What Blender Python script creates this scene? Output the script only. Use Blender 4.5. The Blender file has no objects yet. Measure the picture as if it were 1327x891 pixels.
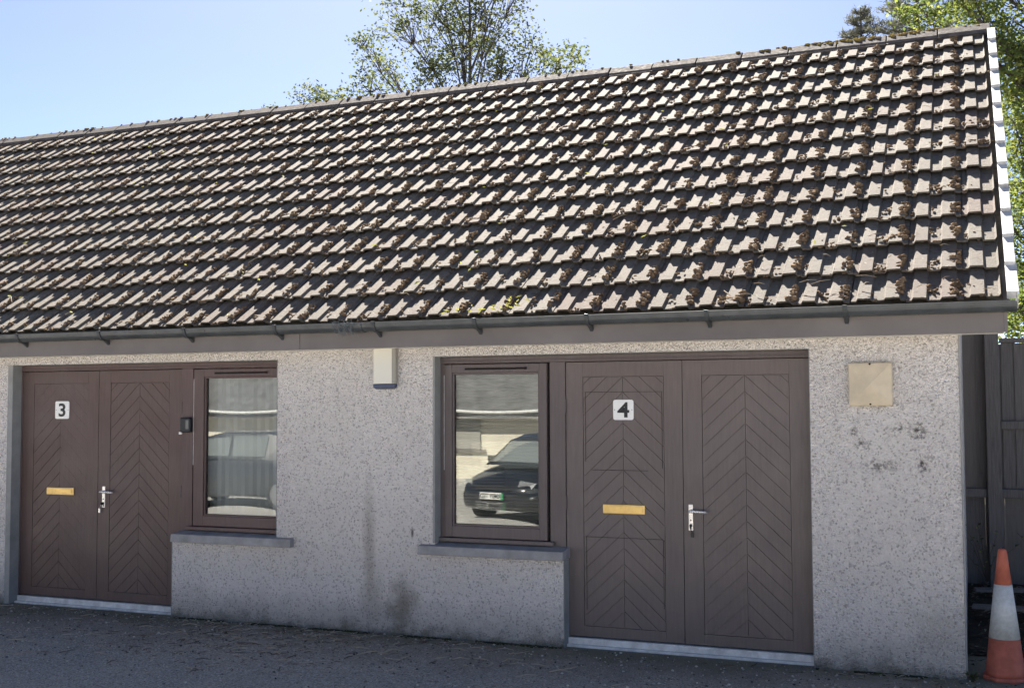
import bpy, bmesh, math, random
from mathutils import Vector, Matrix, noise
R = math.radians
S = bpy.context.scene
C = bpy.context.collection
random.seed(11)

# ------------------------------------------------------------------ camera
cam = bpy.data.cameras.new('camera')
co = bpy.data.objects.new('camera', cam); C.objects.link(co)
cam.sensor_width = 36.0
cam.lens = 1481.66 / 1327 * 36.0
cam.clip_end = 3000
yw, pt, rl = R(21.797), R(2.985), R(-0.232)
F = Vector((-math.sin(yw)*math.cos(pt), math.cos(yw)*math.cos(pt), math.sin(pt)))
Rt = Vector((math.cos(yw), math.sin(yw), 0)); Up = Rt.cross(F)
X_ = Rt*math.cos(rl) + Up*math.sin(rl); Y_ = Up*math.cos(rl) - Rt*math.sin(rl)
m = Matrix((X_, Y_, -F)).transposed().to_4x4()
m.translation = Vector((0, -7.806, 1.741))
co.matrix_world = m
S.camera = co

# ------------------------------------------------------------------ light
SUN_EL, SUN_AZ = 45.5, 23.0           # azimuth from +y towards -x
w = bpy.data.worlds.new('World'); S.world = w; w.use_nodes = True
nt = w.node_tree
bg = nt.nodes['Background']
sky = nt.nodes.new('ShaderNodeTexSky'); sky.sky_type = 'NISHITA'; sky.sun_disc = False
sky.sun_elevation = R(SUN_EL); sky.sun_rotation = R(-SUN_AZ)
sky.air_density = 0.34; sky.dust_density = 0.36; sky.ozone_density = 1.0
nt.links.new(sky.outputs[0], bg.inputs[0]); bg.inputs[1].default_value = 0.05
sl = bpy.data.lights.new('sun', 'SUN'); sl.energy = 5.0; sl.angle = R(0.6); sl.color = (1, .93, .83)
so = bpy.data.objects.new('sun', sl); C.objects.link(so)
sd = Vector((-math.sin(R(SUN_AZ))*math.cos(R(SUN_EL)), math.cos(R(SUN_AZ))*math.cos(R(SUN_EL)), math.sin(R(SUN_EL))))
so.rotation_euler = sd.to_track_quat('Z', 'Y').to_euler()
S.view_settings.view_transform = 'Standard'
S.view_settings.look = 'None'
S.view_settings.exposure = 2.45
S.view_settings.gamma = 1.0
S.cycles.max_bounces = 8
S.cycles.transparent_max_bounces = 24
S.cycles.sample_clamp_indirect = 6

# ------------------------------------------------------------------ materials
def mat(name, col, rough=.8, spec=.3, metal=0.0):
    m = bpy.data.materials.new(name); m.use_nodes = True
    b = m.node_tree.nodes['Principled BSDF']
    b.inputs['Base Color'].default_value = (*col, 1)
    b.inputs['Roughness'].default_value = rough
    b.inputs['Specular IOR Level'].default_value = spec
    b.inputs['Metallic'].default_value = metal
    return m, m.node_tree, b
class G:
    """little node helper"""
    def __init__(s, t): s.t = t; s.tc = t.nodes.new('ShaderNodeTexCoord')
    def n(s, k, **kw):
        n = s.t.nodes.new(k)
        for a, v in kw.items(): setattr(n, a, v)
        return n
    def l(s, a, b): s.t.links.new(a, b)
    def noise(s, scale, detail=4, rough=.55, vec=None, co='Object'):
        n = s.n('ShaderNodeTexNoise'); n.inputs['Scale'].default_value = scale
        n.inputs['Detail'].default_value = detail; n.inputs['Roughness'].default_value = rough
        s.l(vec or s.tc.outputs[co], n.inputs['Vector']); return n.outputs['Fac']
    def voro(s, scale, out='Distance', feature='F1', vec=None):
        n = s.n('ShaderNodeTexVoronoi'); n.feature = feature; n.inputs['Scale'].default_value = scale
        s.l(vec or s.tc.outputs['Object'], n.inputs['Vector']); return n.outputs[out]
    def ramp(s, fac, stops):
        n = s.n('ShaderNodeValToRGB'); e = n.color_ramp.elements
        while len(e) < len(stops): e.new(.5)
        for i, (p, c) in enumerate(stops):
            e[i].position = p
            e[i].color = (*c, 1) if hasattr(c, '__len__') else (c, c, c, 1)
        s.l(fac, n.inputs[0]); return n.outputs[0]
    def mix(s, fac, a, b, mode='MIX'):
        n = s.n('ShaderNodeMix'); n.data_type = 'RGBA'; n.blend_type = mode
        for v, i in ((fac, 0), (a, 6), (b, 7)):
            if hasattr(v, 'links'): s.l(v, n.inputs[i])
            elif i == 0: n.inputs[0].default_value = v
            else: n.inputs[i].default_value = (*v, 1)
        return n.outputs[2]
    def math(s, op, a, b=0.0, clamp=False):
        n = s.n('ShaderNodeMath', operation=op); n.use_clamp = clamp
        for v, i in ((a, 0), (b, 1)):
            if hasattr(v, 'links'): s.l(v, n.inputs[i])
            else: n.inputs[i].default_value = v
        return n.outputs[0]
    def scaled(s, x, y, z, co='Object'):
        n = s.n('ShaderNodeMapping'); n.inputs['Scale'].default_value = (x, y, z)
        s.l(s.tc.outputs[co], n.inputs['Vector']); return n.outputs[0]
    def bump(s, h, strength, dist, nrm=None):
        n = s.n('ShaderNodeBump'); n.inputs['Strength'].default_value = strength
        n.inputs['Distance'].default_value = dist; s.l(h, n.inputs['Height'])
        if nrm is not None: s.l(nrm, n.inputs['Normal'])
        return n.outputs[0]

def weathered(name, col, rough=.6, spec=.3, var=.15, scale=6, bump=.0, bscale=120, metal=0.0, streak=False):
    m, t, b = mat(name, col, rough, spec, metal); g = G(t)
    vec = g.scaled(3, 3, .5) if streak else None
    f = g.noise(scale, 6, .6, vec)
    d = tuple(c*(1-var*1.4) for c in col); u = tuple(min(1, c*(1+var)) for c in col)
    g.l(g.ramp(f, [(.3, d), (.7, u)]), b.inputs['Base Color'])
    g.l(g.ramp(g.noise(scale*2.3, 4), [(.3, max(0, rough-.1)), (.7, min(1, rough+.12))]), b.inputs['Roughness'])
    if bump: g.l(g.bump(g.noise(bscale, 4), .6, bump), b.inputs['Normal'])
    return m

def blob(g, x, z, rx, rz, wob=.25, ns=7):
    """soft irregular spot on a wall, in world metres (x, z); 1 in the middle"""
    sp = g.n('ShaderNodeSeparateXYZ'); g.l(g.tc.outputs['Object'], sp.inputs[0])
    dx = g.math('DIVIDE', g.math('SUBTRACT', sp.outputs[0], x), rx)
    dz = g.math('DIVIDE', g.math('SUBTRACT', sp.outputs[2], z), rz)
    d = g.math('SQRT', g.math('ADD', g.math('MULTIPLY', dx, dx), g.math('MULTIPLY', dz, dz)))
    d = g.math('ADD', d, g.math('MULTIPLY', g.math('SUBTRACT', g.noise(ns, 5, .65), .5), wob*6))
    return g.math('SUBTRACT', 1.0, d, True)

# roughcast wall
M_wall, t, b = mat('roughcast', (.5, .5, .5), .95, .15); g = G(t)
c1 = g.ramp(g.noise(1.3, 5, .6), [(.3, (.745, .70, .66)), (.7, (.82, .78, .74))])
stone = g.voro(95, 'Color')
sv = g.n('ShaderNodeSeparateColor'); g.l(stone, sv.inputs[0])
c2 = g.mix(g.ramp(sv.outputs[0], [(.0, 0), (.55, .12), (1, .5)]), c1, (.86, .83, .82))
c2 = g.mix(g.ramp(sv.outputs[1], [(.84, 0), (.95, .5)]), c2, (.24, .21, .19))
dark = g.ramp(g.noise(34, 3, .6), [(.60, 0), (.70, .4)])
c2 = g.mix(dark, c2, (.22, .20, .19))
pit = g.ramp(g.noise(62, 2, .5), [(.26, .5), (.36, 0)])
c2 = g.mix(pit, c2, (.22, .195, .18))
for (x, z, rx, rz, wob, a, col) in (
        (-4.31, .72, .07, .55, .18, .40, (.20, .17, .12)),
        (-4.02, .22, .17, .26, .25, .62, (.12, .10, .06)),
        (-4.28, .28, .14, .30, .22, .30, (.18, .15, .10)),
        (-3.94, .77, .016, .055, .1, .9, (.10, .09, .08)),
        (-.71, 1.55, .03, .045, .3, .9, (.09, .08, .07)),
        (-.31, 1.55, .07, .06, .45, .95, (.09, .08, .07)),
        (-.43, 1.57, .045, .025, .45, .9, (.09, .08, .07)),
        (-.295, 1.345, .04, .07, .4, .95, (.09, .08, .07)),
        (-.55, 1.33, .17, .05, .3, .7, (.10, .09, .08)),
        (-.66, 1.47, .07, .035, .5, .8, (.10, .09, .08)),
        (-.2, .30, .30, .24, .3, .30, (.25, .22, .16))):
    bl = blob(g, x, z, rx, rz, wob, 9 if rx > .1 else 28)
    mk = g.ramp(bl, [(.0, 0), (.75, 1)])
    if rx <= .17 and z > 1: mk = g.math('MULTIPLY', mk, g.ramp(g.noise(38, 3, .6), [(.42, 0), (.56, 1)]))
    c2 = g.mix(g.math('MULTIPLY', mk, a), c2, col)
# splash dirt and algae along the foot of the wall
sp = g.n('ShaderNodeSeparateXYZ'); g.l(g.tc.outputs['Object'], sp.inputs[0])
h = g.math('ADD', sp.outputs[2], g.math('MULTIPLY', g.noise(5, 6, .7), -.34))
c2 = g.mix(g.ramp(g.math('ADD', h, .2), [(.02, .85), (.12, .35), (.32, 0)]), c2, (.13, .125, .095))
g.l(c2, b.inputs['Base Color'])
hb = g.math('ADD', g.math('MULTIPLY', g.voro(85), -1.4), g.math('MULTIPLY', g.noise(42, 4, .6), 1.8))
g.l(g.bump(hb, 1.0, .014), b.inputs['Normal'])

M_reveal = weathered('smooth_reveal_paint', (.27, .275, .27), .8, .2, .12, 8, .001)
M_sill = weathered('sill_concrete', (.30, .295, .295), .85, .2, .18, 9, .002, 200)
def stained(name, col):
    m, t, b = mat(name, col, .42, .35); g = G(t)
    grain = g.noise(9, 8, .65, g.scaled(6, 6, .45))
    big = g.noise(1.1, 4, .6)
    c = g.ramp(grain, [(.3, tuple(x*.84 for x in col)), (.7, tuple(x*1.14 for x in col))])
    c = g.mix(g.ramp(big, [(.35, 0), (.75, .3)]), c, tuple(x*1.35 for x in (col[0], col[0]*.88, col[0]*.88)))
    scuff = g.ramp(g.noise(150, 1, .4), [(.79, 0), (.80, .8)])
    c = g.mix(g.math('MULTIPLY', scuff, .6), c, (.4, .38, .36))
    g.l(c, b.inputs['Base Color'])
    g.l(g.ramp(g.noise(5, 5), [(.3, .38), (.7, .58)]), b.inputs['Roughness'])
    g.l(g.bump(grain, .35, .0015), b.inputs['Normal'])
    return m
M_door3 = stained('brown_woodstain_red', (.098, .062, .054))
M_door4 = stained('brown_woodstain', (.130, .105, .098))
M_frame3 = stained('frame_woodstain_red', (.10, .064, .060))
M_frame4 = stained('frame_woodstain', (.11, .088, .086))
M_dark = mat('groove_black', (.012, .010, .010), .9)[0]
M_board = weathered('fascia_board_paint', (.155, .140, .136), .6, .25, .12, 2.5, .0008, 60, streak=False)
M_soffit = weathered('soffit_white', (.72, .70, .66), .7, .2, .1, 3)
M_gutter = weathered('gutter_plastic', (.050, .057, .062), .36, .5, .25, 9)
M_bracket = mat('gutter_bracket_plastic', (.045, .05, .054), .45)[0]
M_white = weathered('white_painted_strip', (.62, .62, .60), .6, .3, .2, 14)
M_plastic = mat('white_number_plate', (.78, .78, .76), .35, .5)[0]
M_black = mat('black_lettering', (.02, .022, .025), .4)[0]
M_brass = weathered('brass', (.72, .50, .18), .38, .5, .1, 20, metal=.55)
M_chrome = weathered('satin_aluminium', (.72, .70, .68), .3, .5, .1, 20, metal=.6)
M_cream = weathered('cream_plastic', (.56, .48, .35), .5, .35, .10, 10)
M_alarm = mat('alarm_white_plastic', (.66, .64, .56), .4, .4)[0]
M_alarmside = mat('alarm_side_plastic', (.30, .29, .25), .5, .4)[0]
M_blue = mat('alarm_blue_lens', (.02, .035, .09), .2, .6)[0]
M_blind = mat('blind_fabric', (.68, .71, .74), .9, .1)[0]
M_venet = mat('venetian_slat', (.26, .28, .29), .6, .3)[0]
M_room = mat('room_plaster', (.35, .34, .32), .9)[0]
M_carpet = mat('room_carpet', (.08, .08, .09), .95)[0]

# window glass: clear pane that mirrors more at a slant
def glass(name, ior):
    m = bpy.data.materials.new(name); m.use_nodes = True
    t = m.node_tree; t.nodes.clear()
    o_ = t.nodes.new('ShaderNodeOutputMaterial'); mx = t.nodes.new('ShaderNodeMixShader')
    tr = t.nodes.new('ShaderNodeBsdfTransparent'); tr.inputs[0].default_value = (.93, .95, .95, 1)
    gl = t.nodes.new('ShaderNodeBsdfGlossy'); gl.inputs['Roughness'].default_value = 0.0
    gl.inputs[0].default_value = (.97, 1, .98, 1)
    fr = t.nodes.new('ShaderNodeFresnel'); fr.inputs[0].default_value = ior
    t.links.new(fr.outputs[0], mx.inputs[0]); t.links.new(tr.outputs[0], mx.inputs[1]); t.links.new(gl.outputs[0], mx.inputs[2])
    t.links.new(mx.outputs[0], o_.inputs[0]); return m
M_glass, M_glass_in = glass('window_glass', 2.3), glass('inner_window_glass', 1.62)

# concrete roof tile
M_tile, t, b = mat('concrete_roof_tile', (.2, .18, .165), .9, .2); g = G(t)
at = g.n('ShaderNodeAttribute'); at.attribute_name = 'tint'
c = g.ramp(g.noise(2.2, 6, .65), [(.3, (.118, .106, .090)), (.7, (.165, .150, .128))])
c = g.mix(g.ramp(at.outputs['Fac'], [(0, .0), (.5, .25), (1, .75)]), c, (.125, .095, .082))
c = g.mix(g.ramp(g.noise(24, 4, .65), [(.53, 0), (.66, .85)]), c, (.085, .062, .05))
c = g.mix(g.ramp(g.noise(40, 3, .6), [(.66, 0), (.72, .8)]), c, (.36, .34, .29))
c = g.mix(g.ramp(g.voro(260), [(.0, .35), (.25, 0)]), c, (.10, .09, .08))
g.l(c, b.inputs['Base Color'])
g.l(g.bump(g.noise(70, 5, .7), .7, .006), b.inputs['Normal'])
M_ridge = weathered('ridge_concrete', (.095, .082, .075), .9, .2, .3, 12, .004, 60)
M_verge = weathered('verge_white', (.50, .50, .50), .7, .2, .3, 9)
def mossmat(name, a, c_, sc=30):
    m, t, b = mat(name, a, 1.0, .05); g = G(t)
    g.l(g.ramp(g.noise(sc, 5, .7), [(.3, a), (.7, c_)]), b.inputs['Base Color'])
    g.l(g.bump(g.noise(160, 4, .7), 1, .01), b.inputs['Normal']); return m
M_moss = mossmat('dry_brown_moss', (.105, .068, .042), (.26, .185, .120), 6)
M_mossg = mossmat('yellow_green_moss', (.16, .14, .03), (.34, .22, .06), 5)
M_lime = mossmat('lime_leaf', (.35, .36, .06), (.45, .40, .08), 5)

# asphalt
M_asph, t, b = mat('asphalt', (.06, .06, .06), .9, .25); g = G(t)
c = g.ramp(g.noise(.9, 6, .6), [(.3, (.33, .295, .25)), (.7, (.41, .37, .31))])
agg = g.n('ShaderNodeSeparateColor'); g.l(g.voro(95, 'Color'), agg.inputs[0])
c = g.mix(g.ramp(agg.outputs[0], [(.0, 0), (.6, .1), (1, .75)]), c, (.60, .56, .50))
c = g.mix(g.ramp(agg.outputs[1], [(.62, 0), (1, .7)]), c, (.10, .095, .09))
c = g.mix(g.ramp(g.voro(90), [(.0, .55), (.3, 0)]), c, (.08, .078, .075))
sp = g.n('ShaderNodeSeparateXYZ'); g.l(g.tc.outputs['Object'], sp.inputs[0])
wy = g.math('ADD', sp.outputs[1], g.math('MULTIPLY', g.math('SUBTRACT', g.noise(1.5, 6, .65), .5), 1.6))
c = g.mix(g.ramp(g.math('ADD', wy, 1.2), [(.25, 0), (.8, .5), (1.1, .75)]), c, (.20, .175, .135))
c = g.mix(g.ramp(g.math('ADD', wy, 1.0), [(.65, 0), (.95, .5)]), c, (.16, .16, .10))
c = g.mix(g.ramp(g.math('MULTIPLY', wy, -.1), [(.26, 0), (.38, 1)]), c, (.42, .41, .39))  # paler colour added beyond the building's shadow, to bounce light onto the facade
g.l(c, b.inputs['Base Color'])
g.l(g.bump(g.math('ADD', g.noise(110, 4, .7), g.voro(70)), .9, .008), b.inputs['Normal'])
M_soil = mossmat('leaf_mould', (.030, .027, .022), (.075, .066, .052), 12)
M_grass = mossmat('rough_grass', (.05, .07, .025), (.10, .11, .05), 3)

def wood(name, col, sc=(14, 14, .7)):
    m, t, b = mat(name, col, .85, .15); g = G(t)
    at = g.n('ShaderNodeAttribute'); at.attribute_name = 'tint'
    gr = g.noise(8, 8, .7, g.scaled(*sc))
    c = g.ramp(gr, [(.25, tuple(x*.55 for x in col)), (.75, tuple(x*1.4 for x in col))])
    c = g.mix(g.math('MULTIPLY', at.outputs['Fac'], .5), c, (.17, .155, .14))
    g.l(c, b.inputs['Base Color']); g.l(g.bump(gr, .6, .003), b.inputs['Normal']); return m
M_fence = wood('weathered_fence_wood', (.13, .122, .12))
M_bark = mossmat('bark', (.05, .042, .035), (.12, .10, .085), 14)
def leafmat(name, a, c_, d, trans=.45):
    m = bpy.data.materials.new(name); m.use_nodes = True; t = m.node_tree; b = t.nodes['Principled BSDF']
    g = G(t); at = g.n('ShaderNodeAttribute'); at.attribute_name = 'tint'
    col = g.ramp(at.outputs['Fac'], [(0, a), (.6, c_), (1, d)])
    g.l(col, b.inputs['Base Color']); b.inputs['Roughness'].default_value = .75
    b.inputs['Specular IOR Level'].default_value = .15
    tl = g.n('ShaderNodeBsdfTranslucent'); mx = g.n('ShaderNodeMixShader'); mx.inputs[0].default_value = trans
    g.l(g.mix(1.0, col, (1.3, 1.3, .85), 'MULTIPLY'), tl.inputs[0])
    g.l(b.outputs[0], mx.inputs[1]); g.l(tl.outputs[0], mx.inputs[2])
    g.l(mx.outputs[0], t.nodes['Material Output'].inputs[0]); return m
M_leafA = leafmat('leaf_airy', (.045, .062, .036), (.09, .11, .058), (.17, .17, .085))
M_leafB = leafmat('leaf_bright', (.04, .065, .028), (.10, .135, .045), (.26, .27, .085), .45)
M_needle = leafmat('pine_needle', (.07, .075, .075), (.11, .115, .11), (.16, .16, .15), .25)

# ------------------------------------------------------------------ mesh helpers
class MB:
    def __init__(s): s.v = []; s.f = []; s.t = []
    def poly(s, pts, faces, tint=0.0):
        o = len(s.v); s.v += [tuple(p) for p in pts]
        s.f += [tuple(i+o for i in f) for f in faces]; s.t += [tint]*len(faces); return s
    def box(s, x0, x1, y0, y1, z0, z1, tint=0.0):
        p = [(x, y, z) for z in (z0, z1) for y in (y0, y1) for x in (x0, x1)]
        return s.poly(p, [(0, 2, 3, 1), (4, 5, 7, 6), (0, 1, 5, 4), (2, 6, 7, 3), (0, 4, 6, 2), (1, 3, 7, 5)], tint)
    def quad(s, a, b, c, d, tint=0.0): return s.poly([a, b, c, d], [(0, 1, 2, 3)], tint)
    def prism(s, poly, axis, a, b, tint=0.0):
        """extrude a 2-d polygon between a and b along axis ('x' gives (a,u,v), 'y' gives (u,a,v), 'z' gives (u,v,a))"""
        n = len(poly)
        def P(q, k): return {'x': (k, q[0], q[1]), 'y': (q[0], k, q[1]), 'z': (q[0], q[1], k)}[axis]
        pts = [P(q, a) for q in poly] + [P(q, b) for q in poly]
        fs = [tuple(range(n))[::-1], tuple(range(n, 2*n))] + [(i, (i+1) % n, (i+1) % n+n, i+n) for i in range(n)]
        return s.poly(pts, fs, tint)
    def tube(s, pts, rad, seg=8, cap=True, tint=0.0):
        rings = []; n = len(pts); pts = [Vector(p) for p in pts]
        ref = None; P = []
        for i in range(n):
            d = (pts[min(i+1, n-1)]-pts[max(i-1, 0)]).normalized()
            if ref is None: ref = d.orthogonal().normalized()
            ref = (ref - d*ref.dot(d)).normalized(); q = d.cross(ref)
            r = rad[i] if hasattr(rad, '__len__') else rad
            P += [pts[i] + (ref*math.cos(a)+q*math.sin(a))*r for a in (2*math.pi*k/seg for k in range(seg))]
        fs = [(i*seg+k, i*seg+(k+1) % seg, (i+1)*seg+(k+1) % seg, (i+1)*seg+k) for i in range(n-1) for k in range(seg)]
        if cap: fs += [tuple(range(seg))[::-1], tuple(range((n-1)*seg, n*seg))]
        return s.poly(P, fs, tint)
    def lathe(s, prof, c, seg=32, tint=0.0):
        P = [(c[0]+r*math.cos(2*math.pi*k/seg), c[1]+r*math.sin(2*math.pi*k/seg), c[2]+z) for r, z in prof for k in range(seg)]
        n = len(prof)
        fs = [(i*seg+k, i*seg+(k+1) % seg, (i+1)*seg+(k+1) % seg, (i+1)*seg+k) for i in range(n-1) for k in range(seg)]
        fs += [tuple(range(seg))[::-1], tuple(range((n-1)*seg, n*seg))]
        return s.poly(P, fs, tint)
    def build(s, name, mt, parent=None, bevel=0.0, smooth=False, seg=2, fix=False):
        me = bpy.data.meshes.new(name); me.from_pydata(s.v, [], s.f)
        me.materials.append(mt)
        a = me.attributes.new('tint', 'FLOAT', 'FACE'); a.data.foreach_set('value', s.t)
        if fix or bevel:
            bm = bmesh.new(); bm.from_mesh(me); bmesh.ops.recalc_face_normals(bm, faces=bm.faces); bm.to_mesh(me); bm.free()
        if smooth: me.polygons.foreach_set('use_smooth', [True]*len(me.polygons))
        me.update()
        o = bpy.data.objects.new(name, me); C.objects.link(o)
        if parent:
            o.parent = parent
            if parent.type == 'EMPTY': o.matrix_parent_inverse = parent.matrix_basis.inverted()
        if bevel:
            b = o.modifiers.new('bevel', 'BEVEL'); b.width = bevel; b.segments = seg; b.limit_method = 'ANGLE'; b.angle_limit = R(40)
        return o
def tag(o, label=None, cat=None, group=None, kind=None):
    if label: o['label'] = label
    if cat: o['category'] = cat
    if group: o['group'] = group
    if kind: o['kind'] = kind
    return o
def empty(name, loc=(0, 0, 0), rz=0.0):
    o = bpy.data.objects.new(name, None); o.location = loc; o.rotation_euler = (0, 0, rz); C.objects.link(o); return o

def ground_z(x, y):
    if y < -1.0: return -.020*(-y-1.0) if y > -60 else -.020*59
    return 0.0

# ------------------------------------------------------------------ ground
gm = MB()
ys = [-900, -300, -120, -60, -40, -25, -15, -9, -6, -4, -3, -2, -1.5, -1.0, -.5, 0, 1, 6, 40]
xs = [-900, -100, -40, -20, -12, -8, -5, -3, -1, 0, 1, 3, 8, 30, 100, 900]
P = [(x, y, ground_z(x, y)) for y in ys for x in xs]; nx = len(xs)
gm.poly(P, [(j*nx+i, j*nx+i+1, (j+1)*nx+i+1, (j+1)*nx+i) for j in range(len(ys)-1) for i in range(nx-1)])
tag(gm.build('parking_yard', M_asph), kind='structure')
gm = MB()
gm.quad((-900, 40, 0), (900, 40, 0), (900, 1500, 0), (-900, 1500, 0))
tag(gm.build('ground', M_grass), kind='structure')
# dark earth strip beside the gable, gently humped
gm = MB(); N = 26
P = []
for j in range(N+1):
    for i in range(N+1):
        x = -.05+5.0*i/N; y = .75+11*j/N
        e = min(1, j/3)
        P.append((x, y, .012 + e*(.05+.07*noise.noise(Vector((x*2.3, y*2.3, 0)))+.06*min(1, max(0, y-.8)/2))))
gm.poly(P, [(j*(N+1)+i, j*(N+1)+i+1, (j+1)*(N+1)+i+1, (j+1)*(N+1)+i) for j in range(N) for i in range(N)])
tag(gm.build('earth_strip', M_soil, smooth=True), kind='structure')

# ------------------------------------------------------------------ the bungalow
XL, XR = -15.0, -.058            # walls
bung = empty('bungalow', (-5, 0, 0))
tag(bung, 'long low building with grey roughcast wall, brown doors 3 and 4 and mossy tiled roof', 'building')
YB = 6.74
O3 = (-7.911, -6.156, -5.145)    # opening: left, door end, right
O4 = (-3.754, -2.731, -.989)     # opening: left, window end, right
ZH, ZW, WT = 2.10, .70, .30
wm = MB()
def wallx(x0, x1, z0, z1): wm.box(x0, x1, 0, WT, z0, z1)
# front wall, pieces meet edge to edge
P2 = []
def front(poly):       # polygon with shared thickness
    wm.prism(poly, 'y', 0, WT)
ZT = 2.20
front([(XL, -.2), (O3[0], -.2), (O3[0], ZT), (XL, ZT)])
front([(O3[0], ZH), (O3[2], ZH), (O3[2], ZT), (O3[0], ZT)])
front([(O3[1], -.2), (O3[2], -.2), (O3[2], ZW-.08), (O3[1], ZW-.08)])
front([(O3[2], -.2), (O4[0], -.2), (O4[0], ZT), (O3[2], ZT)])
front([(O4[0], ZH), (O4[2], ZH), (O4[2], ZT), (O4[0], ZT)])
front([(O4[0], -.2), (O4[1], -.2), (O4[1], ZW-.08), (O4[0], ZW-.08)])
front([(O4[2], -.2), (XR, -.2), (XR, ZT), (O4[2], ZT)])
wm.box(XL, XR, YB-.3, YB, -.2, ZT)
TP = math.tan(math.atan2(5.195-2.388, 3.372+.32))
gp = [(.302, -.2), (YB-.302, -.2), (YB-.302, ZT+.28), (3.372, 4.90), (.302, ZT+.28)]
wm.prism(gp, 'x', XR-.3, XR); wm.prism(gp, 'x', XL, XL+.3)
wall = wm.build('wall', M_wall, bung, fix=True)
# smooth painted reveals (thin linings, 3 mm proud of the cut wall)
def lining(*boxes):
    rv = MB()
    for b2 in boxes: rv.box(*b2)
    rv.build('reveal', M_reveal, bung)
for O in (O3, O4):
    lining((O[0], O[0]+.004, -.003, .11, .0 if O is O3 else ZW, ZH), (O[0]-(.052 if O is O3 else .012), O[0]-.0002, -.004, -.0005, .0 if O is O3 else ZW, ZH))
    lining((O[0]+.004, O[2]-.004, .004, .11, ZH-.004, ZH-.0005))
    lining((O[2]-.004, O[2]-.0005, -.003, .11, .0 if O is O4 else ZW, ZH))
lining((O4[1]-.0005, O4[1]+.004, -.003, .11, .0, ZW-.085))
lining((O3[1]-.004, O3[1]+.0005, -.003, .11, .0, ZW-.085))
# corner bead at the gable
cb = MB(); cb.box(XR-.004, XR+.006, -.006, .03, .03, ZT-.03); cb.build('corner_bead', M_reveal, bung, bevel=.002)
# rooms
rm = MB()
for a, b_ in ((-8.6, -4.5), (-4.4, -.4)):
    rm.box(a, b_, 3.0, 3.05, .02, 2.4); rm.box(a-.05, a, .31, 3.0, .02, 2.4); rm.box(b_, b_+.05, .31, 3.0, .02, 2.4)
    rm.box(a, b_, .31, 3.0, 2.35, 2.4)
rm.build('inner_wall', M_room, bung)
rm = MB(); rm.box(-8.6, -.4, .305, 3.0, .0, .02); rm.build('inner_floor', M_carpet, bung)

# fascia, soffit, gable boards
fx1 = .222
fm = MB()
fm.box(-15.3, -4.752, -.300, -.282, 2.158, 2.300); fm.box(-4.748, fx1-.021, -.300, -.282, 2.158, 2.300)
fm.build('fascia_board', M_board, bung, bevel=.002)
fm = MB(); fm.box(-15.3, fx1-.02, -.282, .0-.002, 2.166, 2.176); fm.build('soffit', M_soffit, bung)
rise = (5.195-2.388); run = 3.372+.32
def rp(s, n=0.0):     # point on roof plane: s metres up the slope, n off it -> (y, z)
    L = math.hypot(rise, run); cy, cz = run/L, rise/L
    return (-.32 + cy*s - cz*n, 2.303 + cz*s + cy*n)
LR = math.hypot(rise, run)
bb = MB()
pl = [rp(.02, -.20), rp(LR-.02, -.20), rp(LR-.0, -.035), rp(.02, -.035)]
pl[0] = (-.301, 2.159); pl[3] = (-.301, rp(.05, -.03)[1])
bb.prism(pl, 'x', fx1-.02, fx1)
bk = [(2*3.372-y, z) for y, z in pl]
bb.prism(bk, 'x', fx1-.02, fx1)
bb.build('barge_board', M_board, bung, fix=True)
# sealed white bead between soffit and wall head is the soffit itself

# roof base slabs
roofb = MB()
sl_ = [rp(.0, -.03), rp(LR, -.03), rp(LR, -.01), rp(.0, -.01)]
roofb.prism(sl_, 'x', -15.3, fx1+.01)
bk = [(2*3.372-y, z) for y, z in [rp(.0, .02), rp(LR-.02, .02), rp(LR-.02, -.05), rp(.0, -.05)]]
roofb.prism(bk, 'x', -15.3, fx1+.01)
roof = roofb.build('roof', M_tile, bung, fix=True)
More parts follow.
